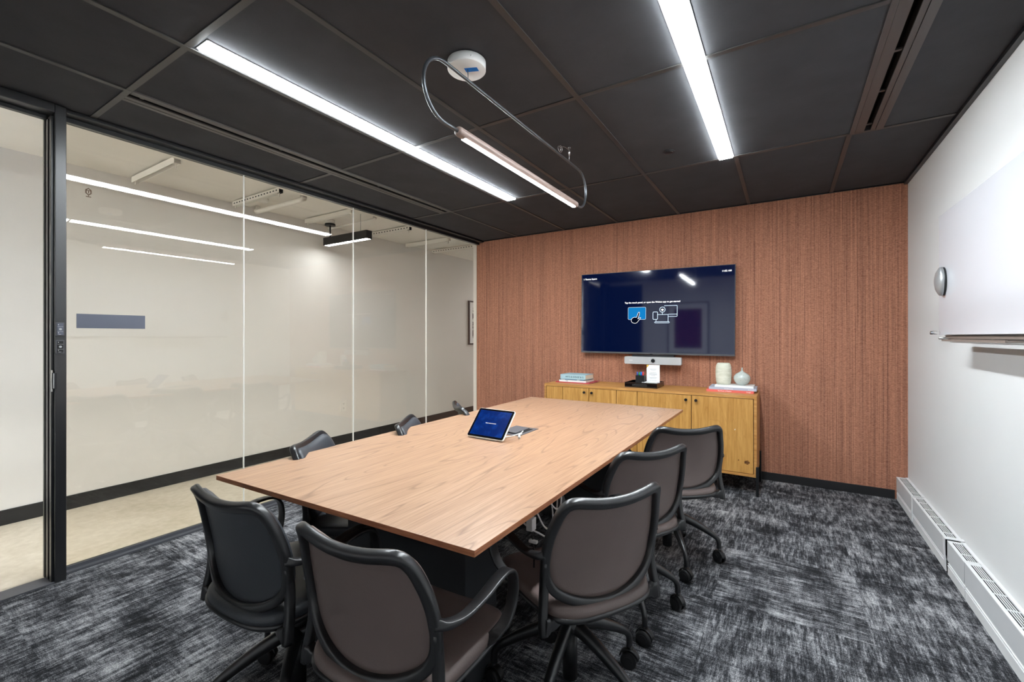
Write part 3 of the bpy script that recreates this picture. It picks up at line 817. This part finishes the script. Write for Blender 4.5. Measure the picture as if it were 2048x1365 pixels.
ol([(-.062,-.036), (.032,-.036), (.036,-.040), (.036,-.102), (.050,-.112), (.044,-.118), (-.088,-.118), (-.094,-.112), (-.078,-.104)], closed=False)
ol([(-.088,-.106), (.046,-.106)], closed=False)
m.build('device_icon', 'outline_ink', SC, weld=False)
m = MB(); m.prism([(x+.122, y+.010) for x, y in [(-.018,-.004), (-.004,.012), (-.010,.018), (-.018,.020), (-.026,.018), (-.032,.012)]], 'y', -.0026, -.0022); m.build('dot_icon', 'white_ink', SC)

CBR = thing('video_bar', 'light grey video conference bar mounted under the television', 'camera', (-1.108, 4.39, 1.033))
MB().prism(rrect(.545, .074, .012, 4), 'y', -.022, .030).build('bar_body', 'cloth_grey', CBR, bevel=.003)
m = MB(); m.cyl((.012, 0), .019, -.030, -.022, axis='y', n=32)
ln = m.build('lens_ring', 'black_plastic', CBR); MB().cyl((.012, 0), .011, -.0315, -.0300, axis='y', n=24).build('lens', 'black_gloss', ln)
MB().box(-.018, -.015, -.0228, -.022, -.002, .006).build('indicator', 'white_ink', CBR)
lg_ = MB()
for i, hgt in enumerate((.006, .011, .008, .006, .008, .011, .006)): lg_.box(-.222+i*.0052, -.2195+i*.0052, -.0228, -.022, -.004, -.004+hgt)
lg_.build('maker_mark', 'white_plastic', CBR, weld=False)
m = MB(); m.box(-.20, .20, .0, .07, .037, .055); m.box(-.05, .05, .03, .11, -.03, .037)
m.build('bracket', 'black_plastic', CBR, weld=False)

# ================================================================ THINGS ON THE SIDEBOARD
TZ = ZT
def book(name, label, x0, x1, y0, y1, z0, z1, cover, spine_txt=None, txt_mat='white_plastic', rz=0., group=None, pages_side='right', hard=True, txt_size=.018, texts=None):
    cxb, cyb = (x0+x1)/2, (y0+y1)/2
    b = thing(name, label, 'book', (cxb, cyb, z0), rz, group); hx_, hy_, hz = (x1-x0)/2, (y1-y0)/2, z1-z0
    tc_ = .0022
    m = MB(); m.box(-hx_, hx_, -hy_, hy_, 0, tc_); m.box(-hx_, hx_, -hy_, hy_, hz-tc_, hz); m.box(-hx_, hx_, -hy_, -hy_+tc_, tc_, hz-tc_)
    m.build('cover', cover, b, weld=False)
    i = .004
    MB().box(-hx_+i, hx_-i, -hy_+tc_, hy_-i, tc_, hz-tc_).build('pages', 'pages' if hard else 'paper', b)
    for s_, fx_, al in (texts or []):
        text_mesh('spine_lettering', s_, txt_size, txt_mat, b, Matrix.Translation((fx_*hx_, -hy_-.0004, hz/2-txt_size*.33)) @ FACE_Y, al, .0002, .0002)
    return b
M['book_blue'] = plain('pale_blue_cloth', srgb(168,202,212), .7)
M['book_teal'] = plain('slate_blue_cover', srgb(92,128,150), .6)
M['book_white'] = plain('white_cover', srgb(238,238,238), .5)
M['book_crimson'] = plain('crimson_cover', srgb(176,56,72), .6)
M['book_grey'] = plain('grey_blue_cover', srgb(172,180,196), .6)
M['book_coral'] = plain('coral_cover', srgb(222,104,94), .6)
M['ink_dark'] = plain('dark_ink', srgb(70,90,105), .6)
z = TZ
book('book', 'thin crimson book, bottom of the left stack on the sideboard', -2.030, -1.655, 4.13, 4.40, z, z+.010, 'book_crimson', rz=R(-1), group='books in the left stack'); z += .010
book('book', 'white book above the crimson one in the left stack', -1.995, -1.700, 4.135, 4.37, z, z+.018, 'book_white', texts=[('HOME', -.5, 'LEFT')], txt_size=.009, txt_mat='ink_dark', rz=R(1), group='books in the left stack'); z += .018
book('book', 'slate blue book with pale letters under the thick pale blue book', -1.985, -1.715, 4.135, 4.36, z, z+.012, 'book_teal', texts=[('INTERIORS', -.9, 'LEFT'), ('DESIGN', .4, 'LEFT')], txt_size=.009, group='books in the left stack'); z += .012
book('book', 'thick pale blue book titled Arts and Ideas topping the left stack', -1.978, -1.700, 4.135, 4.35, z, z+.046, 'book_blue', texts=[('ARTS & IDEAS', -.6, 'LEFT'), ('F & G', .45, 'LEFT')], txt_size=.024, txt_mat='ink_dark', rz=R(-1), group='books in the left stack')
z = TZ
book('book', 'coral red book, bottom of the right stack on the sideboard', -.585, -.222, 4.14, 4.40, z, z+.020, 'book_coral', texts=[('The Power of Pattern', -.5, 'LEFT'), ('Design', .7, 'LEFT')], txt_size=.012, rz=R(0), group='books in the right stack'); z += .020
book('book', 'grey blue book above the coral one in the right stack', -.568, -.205, 4.15, 4.41, z, z+.020, 'book_grey', texts=[('WORKPLACE', -.15, 'CENTER'), ('EDITION', .78, 'CENTER')], txt_size=.011, rz=R(1), group='books in the right stack'); z += .020
book('book', 'small white book under the two vases on the right', -.520, -.225, 4.17, 4.38, z, z+.017, 'book_white', rz=R(-1), hard=False, group='books in the right stack'); z += .017
# vases
t = NT('ribbed_cream_stone'); wv = t.noise(t.coord((6,6,70)), 1.2, 4, .6, 1.2)
c = t.ramp(wv, [(.3, srgb(206,206,184)), (.6, srgb(232,232,216))]); t.bsdf(c, .55, 0, .4, normal=t.bump(wv, .8, .006)); M['cream_stone'] = t.m
t = NT('speckled_glaze'); vo = t.n('ShaderNodeTexVoronoi'); t.l(t.coord(), vo.inputs['Vector']); vo.inputs['Scale'].default_value = 75
c = t.ramp(vo.outputs['Distance'], [(.0, srgb(40,40,36)), (.10, srgb(60,62,58)), (.16, srgb(190,198,192)), (1., srgb(196,204,198))]); t.bsdf(c, .12, 0, .5, coat=.5); M['glaze'] = t.m
V1 = MB(); hv = .186; pr1 = [(.001, 0), (.045, 0), (.055, .006), (.061, .03), (.064, .08), (.064, .12), (.061, .155), (.054, .178), (.046, hv), (.040, hv), (.036, hv-.006), (.001, hv-.010)]
V1.lathe(pr1, n=48); o = V1.build('stone_vase', 'cream_stone'); o.location = (-.462, 4.262, z); tag(o, 'tall cream ribbed stone vase standing on the right book stack', 'vase')
V2 = MB(); pr2 = [(.001, 0), (.024, 0), (.030, .003), (.046, .014), (.060, .034), (.066, .056), (.064, .074), (.050, .094), (.028, .108), (.012, .116), (.0072, .126), (.006, .142), (.0075, .150), (.004, .150), (.003, .14), (.001, .14)]
V2.lathe(pr2, n=48); o = V2.build('bud_vase', 'glaze'); o.location = (-.318, 4.262, z); tag(o, 'round pale speckled bud vase with a thin neck on the right books', 'vase')
# black tray
tx0, tx1, ty0, ty1 = -1.287, -.990, 4.085, 4.36
TR = thing('desk_tray', 'glossy black open tray with a front drawer on the sideboard', 'tray', ((tx0+tx1)/2, (ty0+ty1)/2, TZ))
hx, hy = (tx1-tx0)/2, (ty1-ty0)/2; th = .046
m = MB(); m.box(-hx, hx, -hy, hy, 0, .018)
m.box(-hx, -hx+.005, -hy, hy, .018, th); m.box(hx-.005, hx, -hy, hy, .018, th); m.box(-hx+.005, hx-.005, hy-.005, hy, .018, th); m.box(-hx+.005, hx-.005, -hy, -hy+.005, .018, th)
m.build('tray_body', 'black_gloss', TR, weld=False)
m = MB(); m.prism([(a-.02+.02, b+.022) for a, b in rrect(.12, .024, .010, 5)], 'y', -hy-.004, -hy-.0002); dr = m.build('drawer_pull', 'black_plastic', TR, bevel=.001)
MB().box(-.075, -.045, -hy-.016, -hy-.004, .014, .030).build('clip', 'black_plastic', dr, bevel=.003)
# pen cup
PC = thing('pen_cup', 'black square pen cup standing in the desk tray', 'pen cup', (-1.158, 4.165, TZ+.018))
m = MB(); w_ = .040
m.box(-w_, w_, -.035, .035, 0, .003); m.box(-w_, -w_+.003, -.035, .035, .003, .092); m.box(w_-.003, w_, -.035, .035, .003, .092)
m.box(-w_+.003, w_-.003, -.035, -.032, .003, .092); m.box(-w_+.003, w_-.003, .032, .035, .003, .092)
m.build('cup_body', 'black_plastic', PC, weld=False)
cols = [('dark blue', (40,80,170)), ('green', (30,150,90)), ('bright blue', (30,110,220)), ('red', (215,50,50)), ('dark red', (150,40,50)), ('teal', (30,130,140)), ('violet', (110,70,160))]
for i, (nm, cc3) in enumerate(cols):
    mn = 'marker_'+nm.replace(' ', '_'); M[mn] = plain(mn, srgb(*cc3), .4)
    front = i < 4; x = -1.158+(-.028+.018*i if front else -.020+.019*(i-4)); y = 4.150 if front else 4.180
    pn = thing('marker_pen', '%s capped marker standing in the black pen cup' % nm, 'marker', (x, y, TZ+.0212), 0, 'markers in the pen cup')
    pn.rotation_euler = (R(random.uniform(0, 1)), R(random.uniform(-1, 1)), 0)
    MB().cyl((0,0), .0068, 0, .078, n=14).build('barrel', 'white_plastic', pn)
    m = MB(); m.cyl((0,0), .0074, .078, .118, n=14); m.cyl((0,0), .0045, .118, .122, n=12); m.build('cap', mn, pn)
# sign card in holder
CD = thing('instruction_card', 'upright white printed card with a yellow corner behind the tray', 'card', (-1.053, 4.20, TZ+.0185))
m = MB(); m.box(-.060, .060, -.0015, .0015, 0, .190); m.box(-.060, .060, -.03, .03, -.0002, .003)
m.build('card', 'paper', CD, weld=False)
M['yellow'] = plain('yellow_print', srgb(230,180,70), .7); M['grey_ink'] = plain('grey_print', srgb(150,150,152), .7)
MB().prism([(-.060, .190), (-.060, .160), (-.036, .190)], 'y', -.0022, -.0016).build('yellow_corner', 'yellow', CD)
m = MB()
for i, (zz, wl) in enumerate(((.150,.030), (.140,.022), (.118,.030), (.108,.036), (.102,.034), (.096,.036), (.088,.020), (.072,.036), (.066,.034), (.060,.026), (.046,.034), (.040,.030))):
    m.box(-wl, wl, -.0020, -.0016, zz, zz+.0018)
m.build('printed_lines', 'grey_ink', CD, weld=False)
o = MB().box(-.085, .085, -.055, .055, 0, .004).build('note_sheets', 'paper'); o.location = (-1.070, 4.150+.0, TZ+.046)
o.location = (-1.072, 4.17, TZ+.0468); o.rotation_euler = (0, 0, R(4))
o.data.transform(Matrix.Diagonal((.78, 1, 1, 1)))
tag(o, 'white paper sheets lying across the desk tray', 'paper')

# ================================================================ RIGHT WALL
M['tray_bronze'] = plain('warm_grey_aluminium', srgb(128,116,108), .5)
WB = thing('whiteboard', 'large frameless white glass board on the right wall', 'whiteboard', (XR, 2.3, 1.28))
MB().box(-.034, -.028, -1.5, 1.24, 0, .697).build('glass_panel', plain('white_back_painted_glass', srgb(222,225,232), .10, 0, .5, var=.005), WB, bevel=.001)
MB().box(-.028, -.001, -1.46, 1.20, .04, .66).build('backing', 'grey_metal', WB)
MB().box(-.022, -.001, -1.49, 1.17, -.022, -.008).build('lower_rail', 'tray_bronze', WB, bevel=.001)
m = MB(); m.cyl((1.225, .012), .010, -.075, -.001, axis='x', n=20)
m.build('standoff', 'clear', WB)
m = MB(); m.cyl((1.165, -.020), .006, -.052, -.001, axis='x', n=16); m.build('standoff', 'steel', WB)
TRY = thing('pen_tray', 'slim aluminium pen tray below the glass board', 'shelf', (XR, 2.75, 1.262))
MB().box(-.115, -.029, -.42, .36, -.016, -.012).build('ledge', 'tray_bronze', TRY)
m = MB(); m.box(-.118, -.112, -.42, .36, -.016, -.006); m.build('lip', 'tray_bronze', TRY)
EY = 3.43
ER = thing('dome_device', 'silver domed oval device stuck to the glass board edge', 'eraser', (XR-.035, EY, 1.585))
m = MB(); prof = [(.001, .044), (.020, .0425), (.045, .037), (.064, .027), (.072, .022), (.074, .012), (.074, .010)]
m.lathe([(r, z) for r, z in reversed(prof)], n=40, sx=1.12, sy=.66); m.xf(Matrix.Rotation(-PI/2, 4, 'Y')); m.build('shell', 'silver', ER)
m = MB(); m.lathe([(.066, .0), (.072, .002), (.072, .010), (.066, .010)], n=40, sx=1.12, sy=.66); m.xf(Matrix.Rotation(-PI/2, 4, 'Y')); m.build('base_ring', 'black_plastic', ER)

# baseboard heater, section by section
RZ = .176; RF, RBK = .734, XR-.001
HT = thing('baseboard_heater', 'long low white baseboard heater running along the right wall', 'radiator', (XR, 2.5, 0))
def heater(y0, y1, dz=0., dx=0.):
    a, b = y0-2.5, y1-2.5; f = RF-XR+dx; k = -.001; zt = RZ+dz
    face = MB().box(f, f+.003, a, b, .070+dz, zt-.004).build('front_panel', 'grey_metal', HT)
    m = MB()
    m.box(f-.001, f+.014, a, b, zt-.004, zt); m.box(-.016, k, a, b, zt-.004, zt+.004)
    n_ = 5; span = (-.016-(f+.014)); st = span/n_
    for i in range(1, n_): m.box(f+.014+i*st-.0017, f+.014+i*st+.0017, a, b, zt-.003, zt-.0005)
    yy = a
    m.box(f+.014, -.016, a, a+.02, zt-.003, zt); m.box(f+.014, -.016, b-.02, b, zt-.003, zt)
    q = a+.10
    while q < b-.04: m.box(f+.014, -.016, q-.004, q+.004, zt-.003, zt-.0003); q += .13
    m.build('top_grille', 'white_metal', HT, weld=False)
    m = MB()
    m.box(f+.002, f+.008, a, b, 0, .045); m.box(f, f+.010, a, b, .045, .049); m.box(f+.005, f+.012, a, b, .049, .056); m.box(f+.001, f+.012, a, b, .056, .060)
    m.box(f+.006, f+.014, a, b, .060, .070+dz)
    m.build('lower_louvre', 'white_metal', HT, weld=False)
    MB().box(f+.016, -.004, a, b, .002, RZ-.014).build('slot_shade_block', 'void', HT)  # near-black block paints the shade below the grille slots
heater(4.004, YB-.011); heater(3.262, 3.990); heater(2.962, 3.225, .004); heater(1.0, 2.955, .006); heater(.2, .995, .006)
MB().box(RF-XR-.003, RF-XR+.006, 3.984-2.5, 4.008-2.5, .010, RZ-.002).build('joint_cover', 'white_metal', HT)
m = MB(); m.box(RF-XR-.010, -.001, 3.252-2.5, 3.258-2.5, RZ+.006, RZ+.010); m.box(RF-XR-.010, -.001, 3.226-2.5, 3.258-2.5, RZ+.010, RZ+.013)
m.prism([(RF-XR-.010, RZ+.010), (RF-XR-.006, RZ+.010), (RF-XR+.006, .012), (RF-XR-.001, .012)], 'y', 3.254-2.5, 3.260-2.5)
m.prism([(RF-XR-.011, RZ+.010), (RF-XR-.009, RZ+.010), (RF-XR+.000, .012), (RF-XR-.003, .012)], 'y', 3.232-2.5, 3.260-2.5)
m.build('loose_joint_cover', 'white_metal', HT, weld=False)

# ================================================================ DOOR POST FITTINGS, GLASS SIGN
def dimmer(zc, label, worn):
    d = thing('wall_switch', label, 'switch', (-3.1895, .6985, zc), 0, 'dark switches on the door post')
    MB().box(0, .007, -.0155, .0165, -.0345, .0345).build('plate', 'dark_grey', d, bevel=.0015)
    MB().box(.007, .0095, -.010, .0125, -.030, .030).build('keypad', 'slate' if not worn else 'black_plastic', d, bevel=.0008)
    MB().cyl((.001, 0), .0055, .0095, .013, axis='x', n=16).build('round_button', 'silver', d)
    m = MB(); m.box(.0095, .0099, -.0095, .012, .0125, .0132); m.box(.0095, .0099, -.0095, .012, -.0132, -.0125); m.box(.0095, .0099, -.006, .004, -.0272, -.0262); m.box(.0095, .0099, -.0075, -.0045, .0215, .0245); m.box(.0095, .0099, -.0075, -.0045, -.020, -.0175)
    m.build('printed_marks', 'white_plastic', d, weld=False)
dimmer(1.308, 'upper dark grey dimmer switch on the black door post', False)
dimmer(1.217, 'lower dark grey dimmer switch, glossier, on the black door post', True)
LT = thing('door_latch', 'slim metal latch plate on the black door post', 'latch', (-3.1895, .6775, 1.042))
m = MB(); m.box(-.004, .004, -.006, .010, -.042, .042); m.build('latch_plate', 'black_metal', LT, bevel=.001)
m = MB(); m.box(-.010, -.002, -.0085, -.003, -.055, .055); m.build('strike', 'steel', LT, bevel=.001)
MB().box(.003, .009, -.004, .000, -.038, .038).build('pull', 'silver', LT, bevel=.001)
o = MB().box(XG+.0062, XG+.0078, .786, 1.089, 1.316, 1.395).build('glass_nameplate', 'slate'); tag(o, 'blank slate grey nameplate band stuck on the glass wall', 'sign')
m = MB(); m.cyl((.972, 2.13), .001, 0, 0.001, axis='x', n=6)
# small brown sticker high on the first pane
o = MB(); a_, b_ = .835, 2.075
o.sweep([(XG+.0068, a_+.013*math.cos(q*PI/3+PI/6)*.9, b_+.018*math.sin(q*PI/3+PI/6)) for q in range(6)], [(-.003,-.0004), (.003,-.0004), (.003,.0004), (-.003,.0004)], [(1,0,0)]*6, closed=True, smooth=False)
o.box(XG+.0063, XG+.0072, a_-.002, a_+.002, b_-.010, b_+.006); o.box(XG+.0063, XG+.0072, a_-.012, a_+.012, b_+.004, b_+.008); o.box(XG+.0063, XG+.0072, a_-.011, a_+.011, b_-.030, b_-.026); o.box(XG+.0063, XG+.0072, a_-.0015, a_+.0015, b_-.026, b_-.018)
o = o.build('brown_sticker', plain('brown_print', srgb(96,70,48), .6), weld=False); tag(o, 'tiny brown emblem sticker near the top of the first glass pane', 'sticker')

# ================================================================ CORRIDOR THINGS
LY = 3.05
CL = thing('corridor_pendant_light', 'black box-shaped pendant light hanging in the corridor', 'pendant lamp', (-3.965, LY, 2.27))
m = MB(); m.box(-.352, .352, -.035, .035, .008, .085); m.box(-.352, .352, -.035, -.030, 0, .008); m.box(-.352, .352, .030, .035, 0, .008); m.box(-.352, -.347, -.030, .030, 0, .008); m.box(.347, .352, -.030, .030, 0, .008)
m.build('housing', 'black_metal', CL, weld=False)
MB().box(-.340, .340, -.028, .028, .002, .008).build('diffuser', 'corr_lamp', CL)
m = MB(); m.cyl((-.28, 0), .055, .215, .235, n=28); m.cyl((-.28, 0), .008, .085, .215, n=12); m.build('canopy', 'black_metal', CL)
MB().cyl((-.28, 0), .050, .235, .275, n=28).build('canopy_spacer', 'white_plastic', CL)
MB().cyl((.22, 0), .0015, .085, .274, n=8).build('cable', 'black_plastic', CL)
# unseen lamp copies added to brighten the corridor beside the door and beyond
for i, (y_, lb) in enumerate(((-1.95, 'added unseen black box light brightening the corridor beyond the doorway'), (6.4, 'added unseen black box light brightening the far end of the corridor'))):
    c = copy_tree(CL); c.location = (-3.62, y_, 2.20) if i == 0 else (-3.965, 7.0, 2.27); c['label'] = lb
    if i == 1:
        for ch in list(c.children):
            if ch.name.startswith('diffuser'): ch.data = ch.data.copy(); ch.data.materials[0] = M['added_lamp_end']
        continue
    c.rotation_euler = (0, 0, PI/2)
    for ch in list(c.children):
        if ch.name.startswith('diffuser'):
            ch.data = ch.data.copy(); ch.data.materials[0] = M['added_lamp_door']
    MB().box(-.340, .340, -.028, .028, .0855, .092).build('upper_diffuser', 'added_lamp_door', c)  # upward glow added to lift the corridor ceiling
# ceiling struts and pipes
def strut(y, label, perforated):
    t_ = thing('ceiling_strut', label, 'ceiling rail', (-4.02, y, HC), 0, 'cream rails under the corridor ceiling')
    m = MB(); m.box(-.38, .38, -.020, -.017, -.055, -.010); m.box(-.38, .38, .017, .020, -.055, -.010); m.box(-.38, .38, -.017, .017, -.013, -.010)
    m.build('channel', 'corr_ceiling', t_, weld=False)
    if perforated:
        m = MB()
        for k in range(16): m.box(-.355+k*.046, -.335+k*.046, -.0208, -.0200, -.036, -.026)
        m.build('slots', 'void', t_, weld=False)
    MB().box(.335, .38, -.017, .017, -.052, -.020).build('end_cap', 'void' if perforated else 'corr_ceiling', t_)
    m = MB(); m.cyl((.355, 0), .006, -.085, -.001, n=10); m.cyl((-.36, 0), .006, -.070, -.001, n=10); m.build('hanger_rod', 'corr_ceiling', t_, weld=False)
for y_, lb, pf in ((1.39, 'plain cream ceiling rail nearest the door, seen through the first pane', False), (2.14, 'perforated cream ceiling rail crossed by the glass joint', True),
                   (2.87, 'plain cream ceiling rail left of the corridor pendant light', False), (3.66, 'perforated cream ceiling rail right of the corridor pendant light', True),
                   (4.35, 'plain cream ceiling rail between two perforated rails at the far end', False), (4.88, 'perforated cream ceiling rail nearest the terracotta wall', True)):
    strut(y_, lb, pf)
for y_, lb, r_ in ((2.345, 'thick cream ceiling pipe with elbows behind the smoke detector', .022), (3.145, 'thin cream ceiling pipe beside the corridor pendant light', .012)):
    m = MB(); m.tube(smooth_path([(-.37, 0, -.002), (-.37, 0, -.035), (-.35, 0, -.052), (.33, 0, -.052), (.36, 0, -.035), (.36, 0, -.002)], 4), r_, 12)
    o = m.build('ceiling_pipe', 'corr_ceiling'); o.location = (-4.01, y_, HC); tag(o, lb, 'pipe', 'cream pipes under the corridor ceiling')
o = MB().lathe([(.001,-.038), (.022,-.038), (.040,-.028), (.044,-.012), (.044,0), (.001,0)], n=28).build('smoke_detector', 'white_plastic'); o.location = (-4.10, 2.245, HC); tag(o, 'small round smoke detector between the rail and thick pipe', 'smoke detector')
struct(MB().box(XG-.345, XG-.325, CY0, CY1, 2.530, HC).build('trim_corridor_ceiling', 'grid'))
# outlet, framed picture
OL = thing('wall_outlet', 'white double power outlet low on the corridor wall', 'outlet', (XC, 3.395, .442))
MB().box(0, .006, -.038, .038, -.062, .062).build('plate', 'white_plastic', OL, bevel=.002)
m = MB()
for zz in (.026, -.026): m.box(.006, .0072, -.017, .017, zz-.015, zz+.015)
sk = m.build('sockets', 'white_plastic', OL, bevel=.001, weld=False)
m = MB()
for zz in (.026, -.026):
    m.box(.0072, .0076, -.009, -.006, zz-.003, zz+.007); m.box(.0072, .0076, .006, .009, zz-.003, zz+.007); m.box(.0072, .0076, -.002, .002, zz-.010, zz-.006)
m.build('socket_slots', 'dark_grey', sk, weld=False)
def picture(name, label, loc, rz, w_, h_, mat_w, art):
    f = thing(name, label, 'picture', loc, rz); b = .022
    m = MB(); m.box(-w_/2, w_/2, 0, .028, -h_/2, -h_/2+b); m.box(-w_/2, w_/2, 0, .028, h_/2-b, h_/2); m.box(-w_/2, -w_/2+b, 0, .028, -h_/2+b, h_/2-b); m.box(w_/2-b, w_/2, 0, .028, -h_/2+b, h_/2-b)
    m.build('picture_frame', 'black_metal', f, weld=False)
    MB().box(-w_/2+b, w_/2-b, .002, .010, -h_/2+b, h_/2-b).build('mat_board', 'paper', f)
    MB().box(-w_/2+b+mat_w, w_/2-b-mat_w, .010, .012, -h_/2+b+mat_w, h_/2-b-mat_w).build('print', art, f)
    return f
t = NT('dark_red_abstract'); nn = t.noise(t.coord((3,3,9)), 2.5, 6, .7)
t.bsdf(t.ramp(nn, [(.35, srgb(46,12,24)), (.55, srgb(120,34,40)), (.7, srgb(60,18,50))]), .8); M['art_red'] = t.m
t = NT('grey_abstract'); nn = t.noise(t.coord((8,8,8)), 2, 3); t.bsdf(t.ramp(nn, [(.45, srgb(60,60,66)), (.55, srgb(225,225,222))]), .8); M['art_grey'] = t.m
picture('framed_picture', 'large framed dark red print on the rear wall, mirrored in the television', (-1.57, YF, 1.45), 0, .79, 1.07, .11, 'art_red')
picture('framed_picture', 'black framed print at the far end of the corridor wall', (XC, 6.10, 1.50), -PI/2, .56, .73, .09, 'art_grey')
